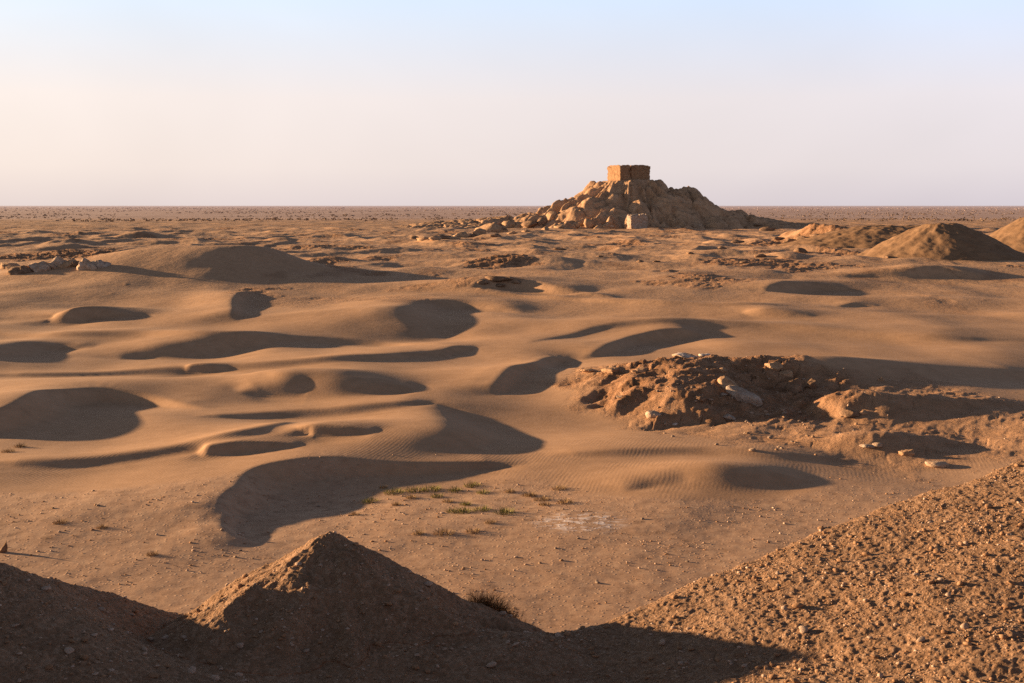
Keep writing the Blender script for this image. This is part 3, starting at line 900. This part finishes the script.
def build_rocks():
    R = np.random.default_rng(5)
    tan = M['rock_tan']; pale = M['rock_pale']; dark = M['rock_dark']
    # --- single rocks at the foot of the mound: image column, row of the foot, half width in pixels, height/width, material, label
    def at_px(px, py, w, hw, mat, label, seed, dy=1.0, **k):
        x, y, z = hit(px, py); m = y / F; sx = w * m * k.pop('grow', 1.0)
        return rock(k.pop('name', 'boulder'), seed, (x, y + sx * .4, z), (sx, sx * dy, sx * hw), k.pop('rz', R.uniform(0, 6)), mat, label, k.pop('cat', 'boulder'), k.pop('group', None), **k)
    F_ = 'boulders along the foot of the ruin mound'
    x, y, z = hit(638, 228.5)
    o = link('boulder', eroded_block(-3.1, 2.9, -2, 2, -1, 4.6, 41, .25, .35, 1.3), M['rock_grey'], loc=(x, y + 1.5, z), rot=(.05, -.06, .3))
    tag(o, 'big squared grey block standing at the foot of the mound front', 'boulder', F_)
    at_px(629, 228.5, 4.6, 2.0, tan, 'tall sunlit tan rock against the left side of the grey block', 102, group=F_, cuts=8)
    at_px(612, 228, 3, .8, M['rock_white'], 'small whitish stone in the hollow left of the grey block', 104, group=F_)
    at_px(589, 226, 6.5, .95, tan, 'tall split boulder at the left foot of the mound', 105, group=F_)
    at_px(577, 227, 6, .75, tan, 'sunlit boulder left of the split boulder', 106, group=F_)
    at_px(552, 219.5, 7, .95, tan, 'squared sunlit boulder at the left end of the mound', 107, group=F_, cuts=8)
    at_px(700, 226, 3, .6, pale, 'small pale stone below the shaded right flank of the mound', 108, group=F_)
    at_px(541, 224, 6.5, .8, dark, 'dark boulder beside the squared sunlit boulder', 109, group=F_)
    # --- the broken ridge that trails away to the left
    spots = [(531, 226, 8, .6), (519, 227, 6, .55), (508, 228, 7, .65), (499, 231, 6, .5), (489, 232, 9, .62), (479, 235, 7, .6), (470, 237, 6, .5), (461, 237, 6.5, .55), (452, 239, 5, .5),
             (444, 239, 6, .45), (434, 240, 5, .5), (424, 240, 6, .42), (414, 239, 5, .4), (526, 232, 4, .5), (513, 234, 4, .5), (496, 237, 4.5, .5), (545, 230, 4, .6), (560, 228, 4, .6)]
    for i, (px, py, w, hw) in enumerate(spots):
        at_px(px, py, w, hw, tan if i % 3 else dark, 'weathered tan boulder in the broken ridge trailing left from the mound', 120 + i, group='boulders of the broken ridge', sink=.42, dy=1.3, rough=.16, grow=1.35)
    # --- rubble on the shaded ridge to the right of the mound
    spots = [(758, 226, 5, .5), (768, 231, 6, .5), (779, 240, 6, .5), (791, 243, 7, .45), (803, 240, 6, .5), (818, 238, 6, .5), (832, 236, 7, .5), (846, 238, 7, .5), (858, 243, 6, .45), (800, 252, 6, .5),
             (761, 257, 6, .45), (738, 243, 5, .5), (722, 249, 4, .5), (744, 263, 4, .5), (690, 254, 4, .45), (640, 262, 4, .4), (560, 250, 5, .4), (600, 257, 3, .4), (657, 262, 3, .4), (870, 252, 5, .4), (888, 258, 5, .4)]
    for i, (px, py, w, hw) in enumerate(spots):
        at_px(px, py, w, hw, dark, 'dark rough rock lying in the sand between the mound and the conical heaps', 150 + i, name='rock', cat='rock', group='dark rocks right of the mound', dy=1.4, rough=.1, sink=.3)
    # --- dark outcrop in the middle of the plain
    for i, (px, py, w, hw) in enumerate([(483, 283, 7, .4), (495, 281, 9, .4), (508, 280, 7, .38), (518, 283, 6, .35), (500, 286, 6, .3)]):
        at_px(px, py, w, hw, dark, 'flat dark rock in the small outcrop at mid plain', 180 + i, name='rock', cat='rock', group='small dark outcrop at mid plain', dy=1.5, rough=.1)
    # --- pale outcrop at the left
    L_ = 'rocks of the pale outcrop at the left'
    for i, (px, py, w, hw, mt, lb) in enumerate([
            (20, 273, 11, .6, dark, 'dark sloping rock at the left end of the pale outcrop'),
            (37, 271, 10, .75, pale, 'largest whitish rock of the outcrop left of the big dune'),
            (55, 268, 9, .7, pale, 'whitish rock just right of the largest in the outcrop'),
            (68, 267, 7, .7, tan, 'brown rock in the middle of the pale outcrop'),
            (79, 266, 6, .6, dark, 'dark rock between the brown rock and the two pale end rocks'),
            (88, 269, 8, .75, pale, 'pale leaning rock second from the right end of the outcrop'),
            (97, 268, 7, .85, M['rock_grey'], 'grey upright rock at the right end of the outcrop'),
            (8, 268, 8, .5, tan, 'low tan rock half buried at the edge of the outcrop')]):
        at_px(px, py, w, hw, mt, lb, 200 + i, name='rock', cat='rock', group=L_, rough=.2, sub=4, sink=.42, grow=1.45, rz=R.uniform(-.5, .5))
    # --- the eroded rocky rise in the middle right
    S_ = 'rocks of the eroded rise'
    for i, (px, py, w, hw, mt, lb, k) in enumerate([
            (655, 417, 10, .62, pale, 'pale rounded rock at the front left foot of the eroded rise', {}),
            (727, 388, 13, .75, tan, 'tan pointed boulder in the middle of the eroded rise', {}),
            (746, 402, 22, .36, M['rock_grey'], 'long grey slab sloping down beside the tan pointed boulder', dict(rz=-.5, dy=.5, tilt=.35, cuts=9)),
            (729, 419, 10, .45, M['rock_grey'], 'low grey slab in the shaded hollow below the long slab', dict(rz=-.4)),
            (723, 372, 4.5, .8, tan, 'small orange stone perched above the tan pointed boulder', {}),
            (686, 357, 15, .2, M['rock_white'], 'flat white-crusted slab on the crest of the eroded rise', dict(dy=.8, cuts=10)),
            (704, 356, 10, .22, M['rock_white'], 'second white-crusted slab just right of the flat one on the crest', dict(dy=.8)),
            (620, 398, 5, .5, pale, 'small pale stone left of the eroded rise', {}),
            (675, 425, 4, .5, M['rock_white'], 'small white stone in the sand below the pale rounded rock', {}),
            (797, 392, 12, 1.0, dark, 'dark broken crag in the shaded right half of the rise', dict(rough=.14)),
            (812, 388, 9, .9, dark, 'dark rock against the right side of the broken crag', dict(rough=.14)),
            (775, 368, 9, .6, tan, 'orange rock at the head of the gully', dict(rough=.12)),
            (788, 376, 8, .7, tan, 'orange rock second down along the gully edge', dict(rough=.12)),
            (850, 416, 12, .45, dark, 'dark rock in the shaded hollow right of the crag', dict(rough=.12)),
            (865, 414, 6, .5, tan, 'tan rock beside the dark one in the shaded hollow', {}),
            (908, 455, 8, .7, tan, 'orange sunlit rock near the foot of the gravel slope', dict(rough=.12)),
            (938, 466, 12, .35, pale, 'pale flat rock behind the crest of the gravel slope', {}),
            (868, 447, 8, .3, M['rock_grey'], 'flat grey rock left of the orange sunlit one', {}),
            (640, 372, 9, .45, tan, 'tan rock on the sunlit left shoulder of the rise', dict(rough=.12)),
            (610, 372, 10, .4, tan, 'tan rock at the left tip of the rise', dict(rough=.12)),
            (700, 400, 8, .5, dark, 'dark rock left of the tan pointed boulder', dict(rough=.12)),
            (590, 372, 9, .35, tan, 'low tan rock beyond the left tip of the rise', dict(rough=.12))]):
        kw = dict(name='rock', cat='rock', group=S_, sub=4, sink=.4); kw.update(k)
        at_px(px, py, w, hw, mt, lb, 230 + i, **kw)
    # small stones strewn over the rise
    var = [raw_mesh('stone', *rock_shape(300 + i, 2, 10, .08), None, False) for i in range(8)]
    for i, v in enumerate(var): v.materials.append((tan, pale, M['rock_grey'], pale)[i % 4])
    for i in range(70):
        px = R.normal(745, 75); py = R.normal(405, 24)
        if not (590 < px < 1000 and 358 < py < 470): continue
        x, y, z = hit(px, py); s_ = R.uniform(.05, .14) * (1.6 if R.random() < .12 else 1)
        o = link('stone', var[R.integers(8)], None, loc=(x, y, z + s_ * .25), rot=(0, 0, R.uniform(0, 6)))
        o.scale = (s_ * R.uniform(.8, 1.3), s_, s_ * R.uniform(.5, .8))
        tag(o, 'small pale stone strewn over the eroded rise', 'stone', 'stones strewn over the eroded rise')
    # lone dark stone in the left flat
    x, y, z = hit(4, 552); co, f = rock_shape(400, 3, 16, .12)
    tp = np.clip(1 - .62 * (co[:, 2] + .6), .12, 1.3); co = co * np.stack([tp, tp, np.ones_like(tp)], -1) * np.array([.2, .15, .24]); co[:, 0] += .25 * co[:, 2]
    tag(link('stone', raw_mesh('stone', co, f, None, False), dark, loc=(x, y, z + .1)), 'dark pointed stone standing alone on the sand at the left edge', 'stone')
    # stones on the stony flat
    for i in range(34):
        px = R.uniform(20, 760); py = R.uniform(505, 600)
        x, y, z = hit(px, py)
        if y < 27: continue
        s_ = R.uniform(.035, .075)
        o = link('stone', var[R.integers(8)], None, loc=(x, y, z + s_ * .2), rot=(0, 0, R.uniform(0, 6))); o.scale = (s_ * 1.2, s_, s_ * .6)
        tag(o, 'small tan stone lying on the stony flat beyond the gravel mound', 'stone', 'stones on the stony flat')


# ------------------------------------------------------------------ gravel on the bank
def build_gravel():
    R = np.random.default_rng(21)
    base = [rock_shape(500 + i, 1, 12, .14) for i in range(10)]

    def spread(x0, y0, z0, S, label, share):
        pick = R.random(len(x0)) < share
        for mat, sel in ((M['gravel_tan'], pick), (M['gravel_pale'], ~pick)):
            x, y, z, s_ = x0[sel], y0[sel], z0[sel], S[sel]
            cs, fs, off = [], [], 0
            which = R.integers(0, 10, len(x))
            for k in range(10):
                m = which == k; n = int(m.sum()); co, f = base[k]
                a = R.uniform(0, 2 * PI, n); c, s2 = np.cos(a), np.sin(a)
                asp = np.stack([R.uniform(.8, 1.6, n), R.uniform(.7, 1.1, n), R.uniform(.35, .75, n)], -1)
                p = co[None] * (s_[m][:, None] * asp)[:, None, :]
                q = np.empty_like(p)
                q[..., 0] = c[:, None] * p[..., 0] - s2[:, None] * p[..., 1] + x[m][:, None]
                q[..., 1] = s2[:, None] * p[..., 0] + c[:, None] * p[..., 1] + y[m][:, None]
                q[..., 2] = p[..., 2] + z[m][:, None] + (s_[m] * .2)[:, None]
                cs.append(q.reshape(-1, 3)); fs.append((f[None] + (np.arange(n) * len(co))[:, None, None] + off).reshape(-1, 3)); off += n * len(co)
            tag(link('gravel', raw_mesh('gravel', np.concatenate(cs), np.concatenate(fs), None, False), mat), label, None, None, 'stuff')

    N = 46000
    D = np.sqrt(R.uniform(9.6 ** 2, 17.2 ** 2, N)); t = R.uniform(-.5, .52, N)
    X = D * t
    Z = bank_height(X, D)[0]
    Dc = np.interp(CX + t * F, _cr_px, _cr_D); ok = (D < Dc + .35) & (R.random(N) < np.clip(.62 + 1.1 * fbm(X / .9, D / .9, 3, 547), .12, 1))
    X, D, Z = X[ok], D[ok], Z[ok]
    clump = fbm(X / 1.2, D / 1.2, 2, 541)
    S = np.clip(np.exp(R.normal(-5.0, .6, len(X))) * (1 + .4 * clump), .004, .04)
    spread(X, D, Z, S, 'loose gravel covering the foreground bank', .66)
    # crumbs on the stony flat and round the rocky rise
    N = 16000
    D = np.sqrt(R.uniform(26 ** 2, 52 ** 2, N)); t = R.uniform(-.46, .46, N); X = D * t
    ok = R.random(N) < np.clip(.25 + .9 * fbm(X / 3, D / 3, 3, 545), .03, 1) * stony_mask(X, D)
    X, D = X[ok], D[ok]
    D2 = R.uniform(52, 78, 5000); X2 = R.normal(at(760, 66), 6.5, 5000)
    ok = R.random(5000) < rocky_mask(X2, D2)
    X = np.r_[X, X2[ok]]; D = np.r_[D, D2[ok]]
    S = np.clip(np.exp(R.normal(-3.9, .55, len(X))), .008, .06)
    spread(X, D, full_height(X, D)[0], S, 'crumbs of stone strewn over the stony flat and the eroded rise', .55)
    # bigger stones, each its own thing
    var = [raw_mesh('stone', *rock_shape(560 + i, 2, 16, .13), None, False) for i in range(12)]
    vshade = [v.copy() for v in var]
    for i, v in enumerate(var): v.materials.append((M['gravel_tan'], M['gravel_tan'], M['gravel_pale'])[i % 3])
    for i, v in enumerate(vshade): v.materials.append((M['gravel_tan'], M['gravel_pale'])[i % 2])
    n = 0; k = 0
    while n < 190 and k < 4000:
        k += 1
        px = R.uniform(-10, 1034); py = R.uniform(465, 683)
        h_ = bank_hit(px, py)
        if h_ is None: continue
        x, y, z = h_
        lit = px > 620 and z > 4.9
        if not lit and n > 0 and R.random() < .25: continue
        s_ = float(np.clip(np.exp(R.normal(-3.5, .42)), .018, .052))
        o = link('stone', (var if lit else vshade)[R.integers(12)], None, loc=(x, y, z + s_ * .25), rot=(R.uniform(-.3, .3), R.uniform(-.3, .3), R.uniform(0, 6)))
        o.scale = (s_ * R.uniform(.9, 1.5), s_, s_ * R.uniform(.5, .85))
        if lit: tag(o, 'tan stone lying loose on the sunlit gravel slope at the right', 'stone', 'stones on the sunlit gravel slope')
        else: tag(o, 'dull stone lying loose on the shaded gravel of the near bank', 'stone', 'stones on the shaded gravel')
        n += 1


# ------------------------------------------------------------------ heaps at the right
def build_heap(name, px, py_top, D, radius, mat, seed, flat=1.0, ex=1.0):
    x0 = at(px, D); top = EYE - (py_top - HY) / F * D
    r = np.linspace(0, 1, 90) ** .9 * radius * 1.35; a = np.linspace(0, 2 * PI, 241)
    Rr, A = np.meshgrid(r, a, indexing='ij')
    x = Rr * np.cos(A) * ex; y = Rr * np.sin(A)
    g = float(ground_height(np.array([x0]), np.array([D - radius * .8]))[0])
    h = top - g
    q = np.sqrt(np.maximum(0, Rr - flat) ** 2 + (flat * .5) ** 2) - flat * .5
    z = top - h * 1.5 * q / (radius * 1.35 - flat)
    gul = perlin(A / (2 * PI) * 26, Rr / radius * 1.2, seed) * np.clip(np.minimum(1, np.abs(A - PI * 1) * 4), 0, 1)
    z += .16 * gul * sstep(flat, flat * 2.5, Rr) * h / 5 + .22 * fbm(x / 3.1, y / 3.1, 3, seed + 3) * sstep(0, flat, Rr) + .05 * fbm(x / .7, y / .7, 2, seed + 6)
    me = grid_mesh(name, x, y, z)
    tag(link(name, me, mat, loc=(x0, D, 0)), kind='structure')


# ------------------------------------------------------------------ plants
def blades(n, spread, height, rng, width=.006, bend=.5, dome=True):
    co, fa = [], []
    for i in range(n):
        a = rng.uniform(0, 2 * PI); r = spread * math.sqrt(rng.random()) * .75
        bx, by = r * math.cos(a), r * math.sin(a)
        lean = rng.uniform(.1, .9) * bend * (r / spread + .35); az = a + rng.normal(0, .7)
        h = height * rng.uniform(.45, 1.05) * (1 - .55 * (r / spread) ** 2 if dome else 1)
        wx, wy = -math.sin(az) * width, math.cos(az) * width
        pr = None
        for j, t in enumerate((0, .5, 1)):
            x = bx + math.cos(az) * lean * h * t * t * 1.6; y = by + math.sin(az) * lean * h * t * t * 1.6; z = h * t
            w = 1 - t * .85
            k = len(co); co += [(x - wx * w, y - wy * w, z), (x + wx * w, y + wy * w, z)]
            if pr is not None: fa.append((pr, pr + 1, k + 1, k))
            pr = k
    return np.array(co), np.array(fa)


def build_plants():
    R = np.random.default_rng(31)
    green, olive, dry = M['grass_green'], M['grass_olive'], M['twig_dry']
    proto = []
    for i in range(6):
        co, f = blades(130, .30, .16, R, .007, 1.1)
        proto.append((co, f))
    spots = [(370, 502, 1.0, 0, 'green grass tuft leftmost in the row along the dune foot'), (383, 488, .5, 1, None), (394, 493, 1.3, 0, 'wide green grass mat under the end of the dune shadow'),
             (415, 491, 1.2, 0, None), (432, 490, 1.3, 0, None), (455, 491, 1.0, 0, None), (472, 486, 1.1, 0, 'green grass tuft farthest along the row towards the bare rise'), (483, 493, .8, 0, None), (510, 492, .7, 1, None),
             (437, 497, .8, 0, None), (448, 502, .7, 1, None), (466, 505, .8, 0, None), (411, 498, .7, 1, None), (453, 512, .9, 0, None), (465, 512, 1.1, 0, None), (482, 510, 1.0, 0, None), (505, 513, 1.3, 0, 'long green grass tuft at the near end of the grassy patch'),
             (530, 496, 1.0, 1, None), (542, 500, 1.0, 1, None), (559, 489, .9, 1, None), (565, 503, 1.0, 1, 'brown tuft nearest to the rippled dune'), (545, 505, .7, 1, None), (444, 534, 1.1, 1, 'brown tuft alone in front of the grassy patch'), (418, 534, .7, 1, None),
             (490, 523, .6, 1, None), (473, 532, .8, 1, None), (396, 505, .6, 1, None), (355, 515, .6, 1, None), (102, 528, .6, 1, None), (20, 447, 1.0, 1, 'dark dry tuft in the dune shade at the left edge'), (8, 452, .9, 1, None), (60, 523, .7, 1, None), (152, 555, .6, 1, None)]
    G = 'grass tufts of the stony flat'
    for i, (px, py, sc, kind, lb) in enumerate(spots):
        x, y, z = hit(px, py)
        co, f = proto[i % 6]
        mname = bpy.data.meshes.new('grass_tuft')
        me = raw_mesh('grass_tuft', co * np.array([1.25, 1.25, 1]), f, None, False); bpy.data.meshes.remove(mname)
        me.materials.append((green, olive)[kind])
        o = link('grass_tuft', me, None, loc=(x, y, z - .01), rot=(0, 0, R.uniform(0, 6))); o.scale = (sc, sc, .75 + .3 * sc)
        tag(o, lb or ('low green grass tuft on the stony flat by the dune foot', 'small dry brown grass tuft on the stony flat')[kind], 'grass tuft', G)
    # the dry shrub behind the shoulder of the near mound
    hp = bank_hit(486, 606) or (at(486, 15.6), 15.6, 4.9)
    D0 = 14.6
    root = bpy.data.objects.new('dry_shrub', None); COL.objects.link(root)
    x0 = at(489, D0); zb = float(bank_height(np.array([x0]), np.array([D0]))[0][0])
    root.location = (x0, D0, zb - .03); root.empty_display_size = .2
    tag(root, 'dry reddish brown shrub growing behind the right shoulder of the near gravel mound', 'shrub')
    R2 = np.random.default_rng(77)

    def twigs(n, length, width, up, kinks=3):
        co, fa = [], []
        for _ in range(n):
            d = R2.normal(size=3); d[2] = abs(d[2]) * up + .15; d /= np.linalg.norm(d)
            p = np.array([R2.normal() * .03, R2.normal() * .03, 0.]); L = length * R2.uniform(.5, 1.1); prev = None
            for j in range(kinks + 1):
                w = width * (1 - .8 * j / kinks); side = np.cross(d, R2.normal(size=3)); side /= np.linalg.norm(side)
                k = len(co); co += [p - side * w, p + side * w]
                if prev is not None: fa.append((prev, prev + 1, k + 1, k))
                prev = k
                if j and R2.random() < .8:       # a side twig
                    e = d + .8 * R2.normal(size=3); e[2] = abs(e[2]); e /= np.linalg.norm(e); q = p + e * L * .28
                    k = len(co); co += [p - side * w * .6, p + side * w * .6, q + side * w * .15, q - side * w * .15]; fa.append((k, k + 1, k + 2, k + 3))
                d = d + .28 * R2.normal(size=3); d /= np.linalg.norm(d); p = p + d * L / kinks
        return np.array(co), np.array(fa)
    for name, mat, size in (('stems', M['stem_dark'], 0), ('twigs', dry, 1)):
        cs, fs, off = [], [], 0
        for cx, cy, L, n in ((-.16, .0, .27, 240), (-.04, .05, .34, 360), (.1, .02, .28, 300), (.24, .03, .2, 220), (.38, .02, .11, 110), (.5, .0, .07, 60)):
            co, f = twigs(n if size else n // 5, L, .0034 if size else .005, 1.0 if size else .7)
            zz = float(bank_height(np.array([x0 + cx]), np.array([D0 + cy]))[0][0]) - zb
            co = co + np.array([cx, cy, zz]); cs.append(co); fs.append(f + off); off += len(co)
        link(name, raw_mesh(name, np.concatenate(cs), np.concatenate(fs), None, False), mat, root)


def build_scrub():
    """thousands of bushes on the far plain, one mass"""
    R = np.random.default_rng(41)
    N = 10000
    D = np.exp(R.uniform(math.log(600), math.log(6000), N)); t = R.uniform(-.5, .5, N); X = D * t
    dens = fbm(X / 220, D / 420, 3, 61) + .25 * sstep(700, 1300, D)
    ok = (R.random(N) < np.clip(.18 + 1.3 * dens, .03, 1)) & (np.hypot(X - MC[0], D - MC[1]) > 100)
    X, D = X[ok], D[ok]; n = len(X)
    Z = ground_height(X, D)
    s_ = R.uniform(.3, .85, n) * (1 + D / 1800)
    K = 9
    a = R.uniform(0, 2 * PI, (n, K)); r = np.sqrt(R.random((n, K))) * .9
    cx = r * np.cos(a) * s_[:, None] * 1.3; cy = r * np.sin(a) * s_[:, None]
    cz = R.uniform(.15, .75, (n, K)) * s_[:, None] * (1.1 - .6 * r ** 2)
    c = np.stack([cx + X[:, None], cy + D[:, None], cz + Z[:, None]], -1)
    d1 = R.normal(size=(n, K, 3)); d1 /= np.linalg.norm(d1, axis=-1, keepdims=True)
    d2 = np.cross(d1, R.normal(size=(n, K, 3))); d2 /= np.linalg.norm(d2, axis=-1, keepdims=True)
    e = (s_ * .42)[:, None, None]
    v = np.stack([c + d1 * e, c + d2 * e, c - d1 * e, c - d2 * e * .8], 2).reshape(-1, 3)
    f = np.arange(len(v)).reshape(-1, 4)
    tag(link('scrub', raw_mesh('scrub', v, f, None, False), M['scrub']), 'dark low scrub scattered over the far plain', None, None, 'stuff')


# ------------------------------------------------------------------ build
M = {}
M['rock_tan'] = mat_rock('tan_rock', (.24, .14, .08), (.38, .24, .145), (.48, .32, .2))
M['rock_dark'] = mat_rock('dark_rock', (.11, .07, .045), (.2, .125, .08), (.33, .21, .135))
M['rock_pale'] = mat_rock('pale_rock', (.28, .18, .11), (.41, .29, .205), (.52, .41, .33), 1.9)
M['rock_grey'] = mat_rock('grey_rock', (.24, .165, .12), (.35, .265, .205), (.46, .37, .3), 1.9)
M['rock_white'] = mat_rock('white_crusted_rock', (.26, .17, .11), (.4, .29, .21), (.5, .38, .29), 1.9, (.58, .5, .45))
M['gravel_tan'] = mat_rock('tan_gravel', (.22, .125, .07), (.30, .175, .1), (.39, .24, .145), 5, None, .01)
M['gravel_pale'] = mat_rock('pale_gravel', (.30, .2, .135), (.42, .3, .22), (.55, .44, .36), 5, None, .01)
M['mound'] = mat_mound(); M['brick'] = mat_brick()
M['grass_green'] = mat_plant('green_grass', (.15, .15, .04), (.27, .24, .07)); M['grass_olive'] = mat_plant('dry_grass', (.2, .13, .06), (.32, .21, .1))
M['twig_dry'] = mat_plant('dry_twigs', (.2, .09, .04), (.38, .19, .08)); M['stem_dark'] = mat_plant('dark_stems', (.04, .025, .018), (.08, .05, .03))
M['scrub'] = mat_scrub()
M['heap'] = mat_rock('heap_earth', (.175, .103, .06), (.215, .131, .076), (.26, .16, .095), .5, None, .12)
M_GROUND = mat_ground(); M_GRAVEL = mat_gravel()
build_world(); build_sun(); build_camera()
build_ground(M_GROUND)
build_bank(M_GRAVEL)
build_mound(M['mound']); build_fort(M['brick'], M['brick'])
build_heap('hill', 942, 224, 186, 11.5, M['heap'], 601, 2.0)
build_heap('hill', 893, 226, 232, 14, M['heap'], 611, 3.5, 1.4)
build_heap('hill', 1052, 212, 215, 14, M['heap'], 621, 2.0)
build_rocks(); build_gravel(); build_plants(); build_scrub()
SC.view_settings.view_transform = 'Standard'; SC.view_settings.look = 'None'
SC.view_settings.exposure = 0; SC.view_settings.gamma = 1
SC.cycles.use_denoising = False
SC.cycles.max_bounces = 5; SC.cycles.diffuse_bounces = 3
